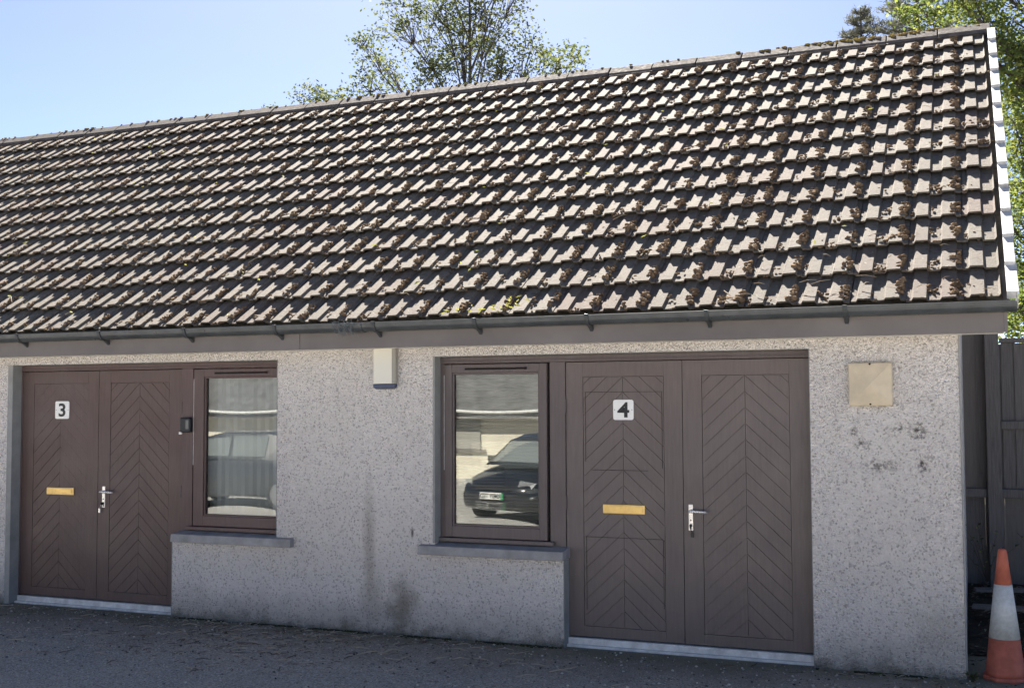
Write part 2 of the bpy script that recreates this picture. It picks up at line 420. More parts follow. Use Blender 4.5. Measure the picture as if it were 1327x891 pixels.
# front slope tiling: every tile modelled
TW, GA, S0 = .333, .35, .035
X_END = .311; X_CUT = .232
tm = MB(); rnd = random.Random(5)
prof = [(0, 0.0), (.030, 0.0), (.042, .020), (.118, .020), (.128, 0.0), (.197, 0.0), (.209, .020), (.290, .022), (.300, .003), (.331, .003)]
ncol = 47
moss_pts = []
for k in range(14):
    for c_ in range(ncol):
        x0 = X_END - TW*(c_+1) + rnd.uniform(-.003, .003)
        s0 = S0 + GA*k + rnd.uniform(-.006, .006)
        lift = rnd.uniform(-.003, .004); skew = rnd.uniform(-.004, .004)
        L_ = min(.42, LR-.01-s0)
        if L_ < .12: continue
        tint = rnd.random()**2
        nA, nB = .062+lift, .012+lift*.5+(.42-L_)*.0
        nB = nA+(nB-nA)*L_/.42
        top, bot, hd = [], [], []
        for (px, ph) in prof:
            e = rnd.uniform(-.003, .003)
            y, z = rp(s0+skew*px/TW+e, nA+ph); top.append((x0+px, y, z))
            y, z = rp(s0+skew*px/TW+.004+e, nA+ph-.015); bot.append((x0+px, y, z))
            y, z = rp(s0+L_, nB+ph*.9); hd.append((x0+px, y, z))
        if c_ == 0:      # cut to the verge
            cut = [i for i, q_ in enumerate(top) if q_[0] < X_CUT]
            top, bot, hd = [[l_[i] for i in cut] for l_ in (top, bot, hd)]; pr = [prof[i] for i in cut]
        else: pr = prof
        n = len(pr); bk_ = []
        for (px, ph) in pr:
            y, z = rp(s0+.10, nA-.011+ph-.015); bk_.append((x0+px, y, z))
        V = top+bot+hd+bk_; fs = []
        for i in range(n-1):
            fs.append((i, i+1, 2*n+i+1, 2*n+i))            # top face
            fs.append((n+i, n+i+1, i+1, i))                # nose
            fs.append((3*n+i, 3*n+i+1, n+i+1, n+i))        # underside near the nose
        fs.append((0, 2*n, 3*n, n)); fs.append((n-1, 2*n-1, 4*n-1, 3*n-1))
        tm.poly(V, fs, tint)
        # moss grows at the lap between neighbouring tiles, on every second roll
        moss_pts.append((x0+.296, s0, nA, lift, c_, k))
tm.build('tile_covering', M_tile, roof)

# mortar bedding the ridge + ridge tiles
rg = MB()
for sgn in (1,):
    a = rp(LR-.16, .06)
    yb = 2*3.372-a[0]
    rg.prism([(a[0], a[1]), (3.372, 5.15), (yb, a[1]), (3.372, 5.035)], 'x', -15.3, .20)
rg.build('ridge_mortar', M_ridge, roof, fix=True)
rx = .247; i = 0
while rx > -15.2:
    rt = MB(); L_ = .447; x0, x1 = rx-L_+.006, rx
    dz = random.Random(i*7).uniform(-.006, .006); i += 1
    A = [(-.155, -.125), (-.13, -.085), (-.03, -.004), (0, .006), (.03, -.004), (.13, -.085), (.155, -.125)]
    inner = [(y*.86, z-.026) for y, z in A][::-1]
    rt.prism([(3.372+y, 5.186+z+dz) for y, z in A+inner], 'x', x0, x1)
    rt.build('ridge_tile', M_ridge, roof, bevel=.006, fix=True)
    rx -= .45
# verge: stepped white units
for k in range(14):
    s0 = S0+GA*k-.012; L_ = min(.375, LR-.10-s0)
    if L_ < .1: continue
    jj = random.Random(k).uniform(-.004, .004)
    vm = MB()
    x0, x1 = .220, .281
    def q(s, n): return rp(s, n)
    side = [q(s0, .097), q(s0+L_, .073), q(s0+L_, -.02), q(s0, -.02)]
    vm.prism(side, 'x', x1-.012+jj, x1+jj)                     # outer cheek
    lid = [q(s0, .103), q(s0+L_, .079), q(s0+L_, .067), q(s0, .091)]
    vm.prism(lid, 'x', x0, x1+.004+jj)
    lip = [q(s0, .0905), q(s0+.012, .0905), q(s0+.012, .05), q(s0, .05)]
    vm.prism(lip, 'x', x0, x1-.013+jj)
    vm.build('verge_tile', M_verge, roof, fix=True, bevel=.003)

# gutter
gu = MB()
def half(r, n=12, c=(-.362, 2.336)): return [(c[0]+r*math.cos(math.pi+math.pi*k/n), c[1]+r*math.sin(math.pi+math.pi*k/n)) for k in range(n+1)]
out, inn = half(.060), half(.056)
P = []; gx0, gx1 = -15.3, .262
loop = out + inn[::-1]
gu.prism([(y, z) for y, z in loop], 'x', gx0, gx1)
gu.tube([(gx0, -.420, 2.338), (gx1, -.420, 2.338)], .0055, 6)
gutter = gu.build('gutter', M_gutter, bung, fix=True, smooth=False)
ec = MB(); ec.prism(half(.063), 'x', gx1-.004, gx1+.012); ec.build('end_cap', M_gutter, gutter, fix=True)
for x in [-.714, -1.587, -2.409, -3.241, -4.051, -4.903, -5.74, -6.583, -7.452, -8.3, -9.15, -10.0, -10.85, -11.7, -12.55, -13.4]:
    bk = MB()
    bk.prism(half(.068)+half(.0615)[::-1], 'x', x-.014, x+.014)
    bk.box(x-.014, x+.014, -.312, -.3005, 2.245, 2.345)
    bk.prism([(-.362, 2.272), (-.312, 2.245), (-.301, 2.235), (-.301, 2.30), (-.32, 2.30)], 'x', x-.012, x+.012)
    bk.box(x-.014, x+.014, -.432, -.422, 2.328, 2.347)
    bk.build('gutter_bracket', M_bracket, gutter, fix=True, bevel=.0015)
for x in (-4.20, -8.75, -12.9):
    bk = MB(); bk.prism(half(.066)+half(.0605)[::-1], 'x', x-.05, x+.05); bk.build('gutter_joint', M_gutter, gutter, fix=True, bevel=.002)

# sills
for a, b_, O in ((O3[1]+.02, -4.985, O3), (-3.872, O4[1]+.012, O4)):
    sm_ = MB()
    sm_.prism([(-.058, .618), (-.05, .683), (.13, .705), (.13, .622)], 'x', a, b_)
    # keep the hidden tail inside the opening
    sm_.build('window_sill', M_sill, bung, fix=True, bevel=.006)

# ---- door and window joinery
def frame(O, mirror, M):
    """outer timber frame of one opening"""
    f = MB(); y0, y1 = .098, .175
    L, Mx, Rr = O
    f.box(L+.005, Rr-.005, y0, y1, 2.045, ZH-.005)          # head
    f.box(L+.04, Rr-.04, y0-.006, y0, 2.052, 2.066)         # drip bead
    if mirror:   # window on the right (opening 3)
        f.box(L+.005, L+.018, y0, y1, .06, 2.045)
        f.box(Mx+.001, Mx+.118, y0, y1, .655, 2.045)          # mullion
        f.box(Mx+.004, Mx+.030, y0, y1, .06, .655)
        f.box(Rr-.025, Rr-.005, y0, y1, .735, 2.045)
        f.box(Mx+.118, Rr-.005, y0, y1, .70, .735)
    else:
        f.box(L+.005, L+.040, y0, y1, .735, 2.045)
        f.box(-2.865, -2.745, y0, y1, .655, 2.045)
        f.box(-2.765, -2.745, y0, y1, .06, .655)
        f.box(L+.005, -2.865, y0, y1, .70, .735)
        f.box(Rr-.012, Rr-.005, y0, y1, .06, 2.045)
    return f.build('door_frame', M, bung, bevel=.003)
fr3 = frame(O3, True, M_frame3); fr4 = frame(O4, False, M_frame4)

def clip(poly, a, b, c):      # keep a*x+b*z<=c
    out = []
    for i in range(len(poly)):
        p, q_ = poly[i], poly[(i+1) % len(poly)]
        dp, dq = a*p[0]+b*p[1]-c, a*q_[0]+b*q_[1]-c
        if dp <= 0: out.append(p)
        if dp*dq < 0:
            t_ = dp/(dp-dq); out.append((p[0]+(q_[0]-p[0])*t_, p[1]+(q_[1]-p[1])*t_))
    return out
def leaf(x0, x1, cx0, cx1, M, name='door', faint=None, zb=.072, zt=2.040, zp=1.932, zq=.148):
    fr = MB(); yf = .108
    fr.box(x0, cx0-.002, yf, .15, zb, zt); fr.box(cx1+.002, x1, yf, .15, zb, zt)
    fr.box(cx0-.002, cx1+.002, yf, .15, zp+.002, zt); fr.box(cx0-.002, cx1+.002, yf, .15, zb, zq-.002)
    fr.box(cx0-.002, cx1+.002, yf+.012, .15, zq-.002, zp+.002)
    d = fr.build(name, M, bung, bevel=.0015)
    pn = MB(); xc = (cx0+cx1)/2; m_ = .93; pitch = .111
    for side in (-1, 1):
        xe = cx0 if side < 0 else cx1
        lo_x, hi_x = (cx0, xc) if side < 0 else (xc, cx1)
        for k in range(-4, 24):
            zc = zp - k*pitch
            gp_ = .0035
            if faint: gp_ = faint(side, zc)
            hg = gp_/2
            poly = [(lo_x+hg*.6, zq), (hi_x-hg*.6, zq), (hi_x-hg*.6, zp-hg), (lo_x+hg*.6, zp-hg)]
            # line: z = zc - m|x-xc|  -> upper bound ; lower bound one pitch below
            sx = -m_*side      # z = zc + sx*(x-xc)
            poly = clip(poly, -sx, 1, zc-sx*xc-hg*1.3)
            if len(poly) > 2: poly = clip(poly, sx, -1, -(zc-pitch-sx*xc)-hg*1.3)
            if len(poly) > 2:
                ar = abs(sum(poly[i][0]*poly[(i+1) % len(poly)][1]-poly[(i+1) % len(poly)][0]*poly[i][1] for i in range(len(poly))))/2
                if ar > 2e-5: pn.prism(poly, 'y', yf+.003, yf+.0125)
    pn.build('panel_boarding', M, d, fix=True)
    return d
def f3(side, z):
    if side < 0: return .0035 if z < 1.72 else .0007
    return .0030 if z < .58 else .0006
d3a = leaf(-7.893, -7.040, -7.765, -7.16, M_door3, faint=f3)
d3b = leaf(-7.036, -6.156, -6.908, -6.290, M_door3)
d4a = leaf(-2.741, -1.880, -2.611, -2.013, M_door4)
d4b = leaf(-1.876, -1.003, -1.738, -1.140, M_door4)
for d, l in ((d3a, 'left leaf of door 3, with brass letter plate'), (d3b, 'right leaf of door 3, with lever handle'),
             (d4a, 'left leaf of door 4, with brass letter plate'), (d4b, 'right leaf of door 4, with lever handle')): d['label'] = l
# patch lines let into the left leaf of door 4
for a, b_, z in ((-2.600, -2.020, 1.822), (-2.55, -2.13, 1.262), (-2.598, -2.03, .782)):
    ps = MB(); ps.box(a, b_, .1085, .1112, z-.0018, z+.0018); ps.build('patch_joint', M_dark, d4a)
for x, z0, z1 in ((-2.594, 1.32, 1.82), (-2.592, .26, .78), (-2.024, .30, .775), (-2.026, 1.28, 1.818)):
    ps = MB(); ps.box(x-.0015, x+.0015, .1087, .1112, z0, z1); ps.build('patch_joint', M_dark, d4a)
# hinges on the left edge of door 4, right edge of door 3
for x, d in ((-2.743, d4a), (-6.153, d3b)):
    for z in (1.72, 1.02, .35):
        hg = MB(); hg.tube([(x, .097, z-.05), (x, .097, z+.05)], .006, 8); hg.build('hinge', M_frame4, d)
# thresholds
for x0, x1, n_ in ((-7.906, -6.150, 3), (-2.752, -.994, 4)):
    th = MB(); th.box(x0, x1, .086, .18, -.02, .062); th.box(x0, x1, .055, .085, -.02, .018)
    th.build('door_threshold', M_white, bung, bevel=.004)
# letter plates
def letter_plate(x0, x1, z0, z1, d):
    p = MB(); p.box(x0, x1, .100, .1095, z0, z1); o = p.build('letter_plate', M_brass, d, bevel=.005, seg=3)
    p = MB(); p.box(x0+.02, x1-.02, .0965, .0995, z0+.013, z1-.010); o2 = p.build('flap', M_brass, d, bevel=.002)
letter_plate(-7.602, -7.297, .958, 1.022, d3a)
letter_plate(-2.465, -2.153, .953, 1.020, d4a)
def handle(x, z, d, keyx, key):
    p = MB(); p.box(x-.016, x+.016, .100, .1085, z-.092, z+.092); p.build('handle_plate', M_chrome, d, bevel=.006, seg=3)
    p = MB(); p.tube([(x, .101, z+.045), (x, .066, z+.045)], [.011, .010], 12)
    p.tube([(x-.008, .064, z+.045), (x+.02, .062, z+.045), (x+.07, .062, z+.044), (x+.105, .066, z+.042), (x+.122, .076, z+.042)], [.010, .010, .0095, .009, .006], 12)
    p.build('lever', M_chrome, d, smooth=True)
    p = MB(); p.tube([(x, .0985, z-.018), (x, .0995, z-.018)], .006, 10); p.build('screw', M_black, d)
    p = MB(); p.tube([(x, .094, z-.055), (x, .100, z-.055)], .010, 12)
    p.box(x-.0015, x+.0015, .068, .094, z-.066, z-.044)
    p.box(x-.0045, x+.0045, .0975, .0995, z-.082, z-.06)
    p.build('keyhole', M_black, d)
    p = MB(); kx = x+keyx
    p.tube([(x, .070, z-.06), (kx*.5+x*.5, .078, z-.085), (kx, .088, z-.10)], .003, 6)
    p.box(kx-.010, kx+.010, .084, .092, z-.135, z-.098)
    p.build('key', M_chrome if key else M_black, d, bevel=.002)
handle(-6.968, .952, d3b, -.03, True)
handle(-1.826, .944, d4b, .012, False)
# number plates
def rounded(x0, x1, z0, z1, r, n=5):
    pts = []
    for cx, cz, a0 in ((x1-r, z1-r, 0), (x0+r, z1-r, 90), (x0+r, z0+r, 180), (x1-r, z0+r, 270)):
        pts += [(cx+r*math.cos(R(a0+90*k/n)), cz+r*math.sin(R(a0+90*k/n))) for k in range(n+1)]
    return pts
def text_mesh(body, size, M, name, ext=.001, offset=0.0, sx=1.0):
    cu = bpy.data.curves.new(name, 'FONT'); cu.body = body; cu.size = size; cu.extrude = ext; cu.offset = offset
    cu.align_x = 'CENTER'; cu.align_y = 'CENTER'; cu.resolution_u = 6
    to = bpy.data.objects.new(name, cu); C.objects.link(to)
    dg = bpy.context.evaluated_depsgraph_get(); me = bpy.data.meshes.new_from_object(to.evaluated_get(dg))
    bpy.data.objects.remove(to); bpy.data.curves.remove(cu)
    # centre on its own outline
    xs_ = [v.co.x for v in me.vertices]; ys_ = [v.co.y for v in me.vertices]
    cx, cy = (min(xs_)+max(xs_))/2, (min(ys_)+max(ys_))/2
    for v in me.vertices: v.co.x = (v.co.x-cx)*sx; v.co.y -= cy
    me.materials.clear(); me.materials.append(M)
    return bpy.data.objects.new(name, me)
def number(x, z, wd, ht, body, d):
    p = MB(); p.prism(rounded(x-wd/2, x+wd/2, z-ht/2, z+ht/2, .016), 'y', .1035, .1085)
    o = p.build('number_plate', M_plastic, d, bevel=.0012, fix=True)
    tx = text_mesh(body, ht*1.02, M_black, 'number', .0008, .0035, 1.18)
    C.objects.link(tx); tx.parent = d
    tx.matrix_basis = Matrix.Translation((x, .1022, z)) @ Matrix.Rotation(R(90), 4, 'X')
    for sx in (-1, 1):
        p = MB(); p.tube([(x+sx*wd*.42, .1025, z), (x+sx*wd*.42, .1036, z)], .003, 8); p.build('screw', M_dark, d)
number(-7.442, 1.701, .158, .155, '3', d3a)
number(-2.307, 1.694, .152, .145, '4', d4a)

# windows (casement sash + double pane with slight pillow distortion)
def window(x0, x1, gx0, gx1, M, lab):
    z0, z1, gz0, gz1 = .742, 2.038, .826, 1.974
    s_ = MB(); y0, y1 = .086, .150
    s_.box(x0, gx0, y0, y1, z0, z1); s_.box(gx1, x1, y0, y1, z0, z1)
    s_.box(gx0, gx1, y0, y1, gz1, z1); s_.box(gx0, gx1, y0, y1, z0, gz0)
    w_ = s_.build('window', M, bung, bevel=.004); w_['label'] = lab
    b_ = MB()   # glazing bead
    t_ = .014
    b_.box(gx0, gx0+t_, y0+.012, y0+.03, gz0, gz1); b_.box(gx1-t_, gx1, y0+.012, y0+.03, gz0, gz1)
    b_.box(gx0+t_, gx1-t_, y0+.012, y0+.03, gz1-t_, gz1); b_.box(gx0+t_, gx1-t_, y0+.012, y0+.03, gz0, gz0+t_)
    b_.build('glazing_bead', M_dark if False else M, w_, bevel=.002)
    tv = MB(); tv.box(gx0+.11, gx1-.10, y0-.006, y0-.0005, gz1+.022, gz1+.036); tv.box(gx1-.115, gx1-.095, y0-.009, y0-.006, gz1+.020, gz1+.038)
    tv.build('trickle_vent', M_dark, w_)
    cl = MB(); cl.box(x0-.055, x1+.055, .062, .0975, .706, .738); cl.build('drip_rail', M, w_, bevel=.006)
    ws = MB(); ws.box(x0-.008, x0-.004, .092, .0975, z0+.5, z1-.08); ws.build('weather_seal', M_white, w_)
    for j, (yp, bow) in enumerate(((.118, -.0011), (.138, .0011))):
        gm_ = MB(); n = 24; P = []
        for b2 in range(n+1):
            for a2 in range(n+1):
                u, v = a2/n*2-1, b2/n*2-1
                P.append((gx0+.004+(gx1-gx0-.008)*a2/n, yp+bow*(1-u*u)*(1-v*v)**.6+(v*.0030 if j else 0), gz0+.004+(gz1-gz0-.008)*b2/n))
        gm_.poly(P, [(b2*(n+1)+a2, b2*(n+1)+a2+1, (b2+1)*(n+1)+a2+1, (b2+1)*(n+1)+a2) for b2 in range(n) for a2 in range(n)])
        gm_.build('pane', M_glass_in if j else M_glass, w_, smooth=True)
    return w_
window(-6.021, -5.163, -5.921, -5.200, M_frame3, 'window with vertical blinds beside door 3')
window(-3.711, -2.885, -3.650, -2.942, M_frame4, 'window with venetian blind beside door 4')

# blinds
bl = MB(); rr = random.Random(4)
hb_ = empty('vertical_blind', (-5.55, .24, .8))
tag(hb_, 'pale grey vertical slat blind hanging behind the glass beside door 3', 'blind')
x = -6.0
while x < -5.14:
    a = R(38 + rr.uniform(-9, 9)); hw = .037
    dx, dy = hw*math.cos(a), hw*math.sin(a)
    bl.poly([(x-dx, .24-dy, .79), (x, .232, .79), (x+dx, .24+dy, .79), (x+dx, .24+dy, 2.06), (x, .232, 2.06), (x-dx, .24-dy, 2.06)], [(0, 1, 4, 5), (1, 2, 3, 4)])
    x += .078
bl.build('slats', M_blind, hb_)
bl = MB(); bl.box(-6.04, -5.14, .215, .265, 2.06, 2.095); bl.build('head_rail', M_white, hb_)
hb_ = empty('venetian_blind', (-3.3, .24, .8))
tag(hb_, 'grey horizontal venetian blind hanging behind the glass beside door 4', 'blind')
bl = MB(); z = .79
while z < 2.05:
    bl.poly([(-3.71, .255, z-.010), (-2.88, .255, z-.010), (-2.88, .24, z+.001), (-3.71, .24, z+.001), (-2.88, .231, z+.010), (-3.71, .231, z+.010)], [(0, 1, 2, 3), (3, 2, 4, 5)])
    z += .0235
bl.build('slats', M_venet, hb_)
bl = MB(); bl.box(-3.71, -2.88, .225, .262, 2.055, 2.085); bl.build('head_rail', M_white, hb_)

# ------------------------------------------------------------------ fittings on the wall
al = empty('alarm_box', (-4.16, -.0, 1.85))
tag(al, 'white intruder alarm box with dark blue lower lens, high on the wall under the gutter', 'alarm box')
p = MB(); p.prism([(-4.250, -.006), (-4.250, -.052), (-4.240, -.062), (-4.085, -.062), (-4.062, -.045), (-4.062, -.006)], 'z', 1.897, 2.166)
p.build('cover', M_alarm, al, bevel=.004, fix=True)
p = MB(); p.prism([(-4.083, -.0635), (-4.0605, -.0465), (-4.0605, -.008), (-4.062, -.008), (-4.062, -.045), (-4.085, -.062)], 'z', 1.90, 2.163); p.build('side_panel', M_alarmside, al, fix=True)
p = MB(); p.prism([(-4.250, 1.895), (-4.245, 1.868), (-4.225, 1.856), (-4.085, 1.856), (-4.066, 1.868), (-4.062, 1.895)], 'y', -.060, -.008)
p.build('lens', M_blue, al, bevel=.006, fix=True)

li = empty('bulkhead_light', (-.6, 0, 1.85))
tag(li, 'square cream pyramid-fronted wall light right of door 4', 'wall light')
p = MB(); p.box(-.735, -.463, -.055, -.006, 1.716, 1.998); p.build('base', M_cream, li, bevel=.014, seg=3)
p = MB()
a, b_, c_, d_ = (-.728, -.0555, 1.723), (-.470, -.0555, 1.723), (-.470, -.0555, 1.991), (-.728, -.0555, 1.991)
p.poly([a, b_, c_, d_, (-.599, -.098, 1.857)], [(0, 1, 4), (1, 2, 4), (2, 3, 4), (3, 0, 4)])
p.build('diffuser', M_cream, li, bevel=.004)
for z in (1.729, 1.988):
    p = MB(); p.tube([(-.60, -.059, z), (-.60, -.054, z)], .007, 10); p.build('screw', M_dark, li)

kp = empty('entry_keypad', (-6.085, .098, 1.57))
tag(kp, 'small black entry bell with clear button on the brown post beside door 3', 'doorbell')
p = MB(); p.box(-6.139, -6.035, .052, .0975, 1.512, 1.636); p.build('housing', M_black, kp, bevel=.012, seg=3)
p = MB(); p.box(-6.075, -6.045, .049, .0525, 1.54, 1.615); p.build('button_strip', mat('smoked_plastic', (.10, .11, .12), .15, .6)[0], kp, bevel=.002)
p = MB(); p.box(-6.170, -6.140, .082, .0975, 1.495, 1.517); p.build('contact', M_plastic, kp, bevel=.004)

# tuft of nest material caught on the gutter
ne = MB(); rr = random.Random(9)
for i in range(160):
    x = -4.30+rr.uniform(-.085, .085); a = rr.uniform(math.pi*.9, math.pi*1.55); r = .071
    p0 = Vector((x, -.362+r*math.cos(a), 2.336+r*math.sin(a)))
    d = Vector((rr.uniform(-1, 1), rr.uniform(-.25, .1), rr.uniform(-1, .6))).normalized()*rr.uniform(.015, .04)
    ne.tube([p0, p0+d*.5+Vector((0, -.006, 0)), p0+d], [.0016, .0014, .0006], 4, tint=rr.random())
tag(ne.build('cobweb_tuft', mossmat('grey_fluff', (.10, .12, .13), (.25, .27, .28), 40)), 'grey tuft of cobweb and debris clinging to the gutter above the alarm box', 'debris')

# ------------------------------------------------------------------ moss on the roof
ico = bmesh.new(); bmesh.ops.create_icosphere(ico, subdivisions=1, radius=1)
IV = [v.co.copy() for v in ico.verts]; IF = [tuple(v.index for v in f.verts) for f in ico.faces]; ico.free()
mo = MB(); rr = random.Random(21)
cyv, czv = run/LR, rise/LR
def lump(mb, x, s, n, rx_, rs, rn):
    jit = [rr.uniform(.5, 1.45) for _ in IV]
    V = []
    for v, j in zip(IV, jit):
        y, z = rp(s+v.y*rs*j, n+v.z*rn*j); V.append((x+v.x*rx_*j, y, z))
    mb.poly(V, IF, rr.random())
for (x, s, nA, lift, c_, k) in moss_pts:
    if c_ > 43 or k > 12: continue
    right = max(0, 1-(X_END-x)/9)
    patch = .5+1.2*noise.noise(Vector((x*.9, s*1.1, 3)))
    if c_ > 0:
        ss = .03 + rr.uniform(0, .05)
        for i in range(rr.choice((3, 4, 5)) + (1 if right > .5 else 0)):
            if ss > .27: break
            big = rr.uniform(.6, 1.05)*(.85+.45*right)
            for _ in range(4): lump(mo, x+rr.uniform(-.030, .020), s+ss+rr.uniform(-.010, .010), nA-.13*ss+.018+rr.uniform(-.006, .006), .017*big, .012*big, .016*big)
            ss += rr.uniform(.034, .055)
    def scatter(xx, s_, n, wx, ws, lo, hi, nn=.006):
        for _ in range(n): lump(mo, xx+rr.gauss(0, wx), s_+rr.gauss(0, ws), nA+nn-.10*max(0, s_-s), rr.uniform(lo, hi), rr.uniform(lo, hi)*.8, rr.uniform(lo, hi)*.7)
    a = .25+.45*right+.5*max(0, patch)
    if c_ > 0 or rr.random() < .5:
        off = 0 if c_ > 0 else -.09
        if rr.random() < a: scatter(x-.16+off, s+rr.uniform(.02, .16), rr.choice((3, 5, 8)), .022, .028, .006, .014, .012)
        if rr.random() < a: scatter(x-rr.choice((.12, .12, .28))+off*.5, s+rr.uniform(0, .14), rr.choice((4, 7, 10)), .020, .022, .006, .015)
        if rr.random() < a*.8: scatter(x-rr.uniform(.0, .3)+off, s+.008, rr.choice((4, 7)), .035, .006, .006, .012, .004)   # hanging on the nose
        if rr.random() < .05+.20*right*max(.2, patch): scatter(x-.08+off, s+.07, 22, .045, .022, .010, .021, .012)
tag(mo.build('moss', M_moss, smooth=True), 'brown dried moss clumps growing in the laps of the roof tiles', 'moss', kind='stuff')
mo = MB()
for i in range(420):
    x = .2 - 2.1*rr.random()**1.3
    if rr.random() < .35: x = rr.uniform(-1.35, -.75)
    V = rr.uniform(-.05, .12)
    cy_ = 3.372+V; cz_ = 5.192-abs(V)*.75
    r = rr.uniform(.008, .026)
    mo.poly([(x+v.x*r*1.5*rr.uniform(.7, 1.2), cy_+v.y*r, cz_+v.z*r*.8) for v in IV], IF, rr.random())
for i in range(90):
    x = rr.uniform(-13, -1.5); r = rr.uniform(.006, .018)
    mo.poly([(x+v.x*r*1.5, 3.372+v.y*r-.02, 5.192+v.z*r*.8) for v in IV], IF, rr.random())
tag(mo.build('ridge_moss', M_mossg, smooth=True), 'yellow green moss growing on top of the ridge tiles', 'moss', kind='stuff')
# a few bright fallen leaves and twigs on the tiles
lv = MB()
for (x, s) in [(-3.35+rr.uniform(-.25, .5), rr.uniform(.0, .10)) for _ in range(16)] + [(-3.0+rr.uniform(-.15, .12), .12+rr.uniform(-.05, .08)) for _ in range(14)] + [(rr.uniform(-12, 0), rr.uniform(0, 4.4)) for _ in range(70)]:
    a = rr.uniform(0, 6.3); L_ = rr.uniform(.015, .035); n_ = .102
    P = []
    for u, v in ((-1, 0), (0, .35), (1, 0), (0, -.35)):
        uu = u*math.cos(a)-v*math.sin(a); vv = u*math.sin(a)+v*math.cos(a)
        y, z = rp(s+vv*L_, n_+rr.uniform(0, .008)); P.append((x+uu*L_, y, z))
    lv.poly(P, [(0, 1, 2, 3)])
tag(lv.build('fallen_leaves', M_lime), 'tiny yellow green leaves fallen on the roof tiles', 'leaves', kind='stuff')
tw = MB()
for i in range(60):
    x = rr.uniform(-12, .1) if i > 22 else rr.uniform(-2.2, .1); s = rr.uniform(.02, 4.3) if i > 12 else rr.uniform(0, .3)
    a = rr.uniform(-1, 1); L_ = rr.uniform(.05, .14)
    y0, z0 = rp(s, .098); y1, z1 = rp(s+L_*.5*math.sin(a), .108); y2, z2 = rp(s+L_*math.sin(a), .100)
    tw.tube([(x, y0, z0), (x+L_*.5*math.cos(a), y1, z1), (x+L_*math.cos(a), y2, z2)], [.0025, .0022, .001], 5)
M_twig = mat('bleached_twig', (.34, .26, .17), .8)[0]
tag(tw.build('roof_twigs', M_twig), 'dry pale twigs and needles lying on the roof tiles', 'twigs', kind='stuff')

# ------------------------------------------------------------------ yard details
def cone():
    r_ = empty('traffic_cone', (.167, .125, 0))
    tag(r_, 'orange and white traffic cone standing at the right corner of the building', 'traffic cone')
    M_or = weathered('cone_orange', (.43, .125, .08), .65, .3, .18, 14)
    M_rf = weathered('cone_reflective_white', (.52, .54, .53), .45, .4, .12, 40)
    cx, cy = .167, .125
    H, rb, rt_ = .81, .118, .026
    rad = lambda z: rb+(rt_-rb)*(z-.03)/(H-.03)
    p = MB(); p.prism([(cx+.142*math.cos(R(22.5+45*k)), cy+.142*math.sin(R(22.5+45*k))) for k in range(8)], 'z', .0, .026); p.build('base', M_or, r_, bevel=.006)
    p = MB(); p.lathe([(rad(.03)+.004, .0265), (rad(.05), .05), (rad(.256), .256)], (cx, cy, 0), 40); p.build('lower_cone', M_or, r_, smooth=True)
    p = MB(); p.lathe([(rad(.256)+.0015, .2565), (rad(.59)+.0015, .5895)], (cx, cy, 0), 40); p.build('reflective_band', M_rf, r_, smooth=True)
    p = MB(); p.lathe([(rad(.59), .59), (rad(.79), .785), (rad(.79)-.004, .805), (.012, .812)], (cx, cy, 0), 40); p.build('tip', M_or, r_, smooth=True)
cone()

# fence right of the gable, close boarded, on a lower panel
fe = empty('timber_fence', (1.5, 3.2, .1))
tag(fe, 'dark weathered close boarded timber fence behind the gable corner', 'fence')
FY = 3.2
def post(x, z1, w_=.10):
    p = MB(); p.box(x-w_/2, x+w_/2, FY-.09, FY+.01, .0, z1, .1); p.build('post', M_fence, fe, bevel=.006)
post(.185, 2.40, .115); post(2.1, 2.33); post(4.0, 2.33)
rr = random.Random(8)
bm_ = MB(); x = -.056
while x < 4.0:
    wd = .118; z1 = 2.385 if x < .12 else 2.255
    bm_.prism([(x, FY+.012), (x+wd, FY+.024), (x+wd, FY+.034), (x, FY+.034)], 'z', .935, z1+rr.uniform(-.006, .006), rr.random()**2)
    x += wd-.012
bm_.build('upper_boards', M_fence, fe, fix=True)
bm_ = MB(); x = -.056
while x < 4.0:
    wd = .16
    bm_.box(x, x+wd-.001, FY+.012, FY+.03, .02, .93, rr.random()*.9)
    x += wd
bm_.build('lower_boards', M_fence, fe)
bm_ = MB(); bm_.box(-.056, 4.0, FY-.055, FY+.01, .90, .975, .0); bm_.build('middle_rail', M_fence, fe, bevel=.005)
bm_ = MB(); bm_.box(.245, 4.0, FY-.04, FY+.01, 1.50, 1.57, .2); bm_.build('upper_rail', M_fence, fe, bevel=.005)
bm_ = MB(); bm_.box(.25, 4.0, FY-.02, FY+.05, 2.262, 2.30, .3); bm_.build('capping', M_fence, fe, bevel=.005)

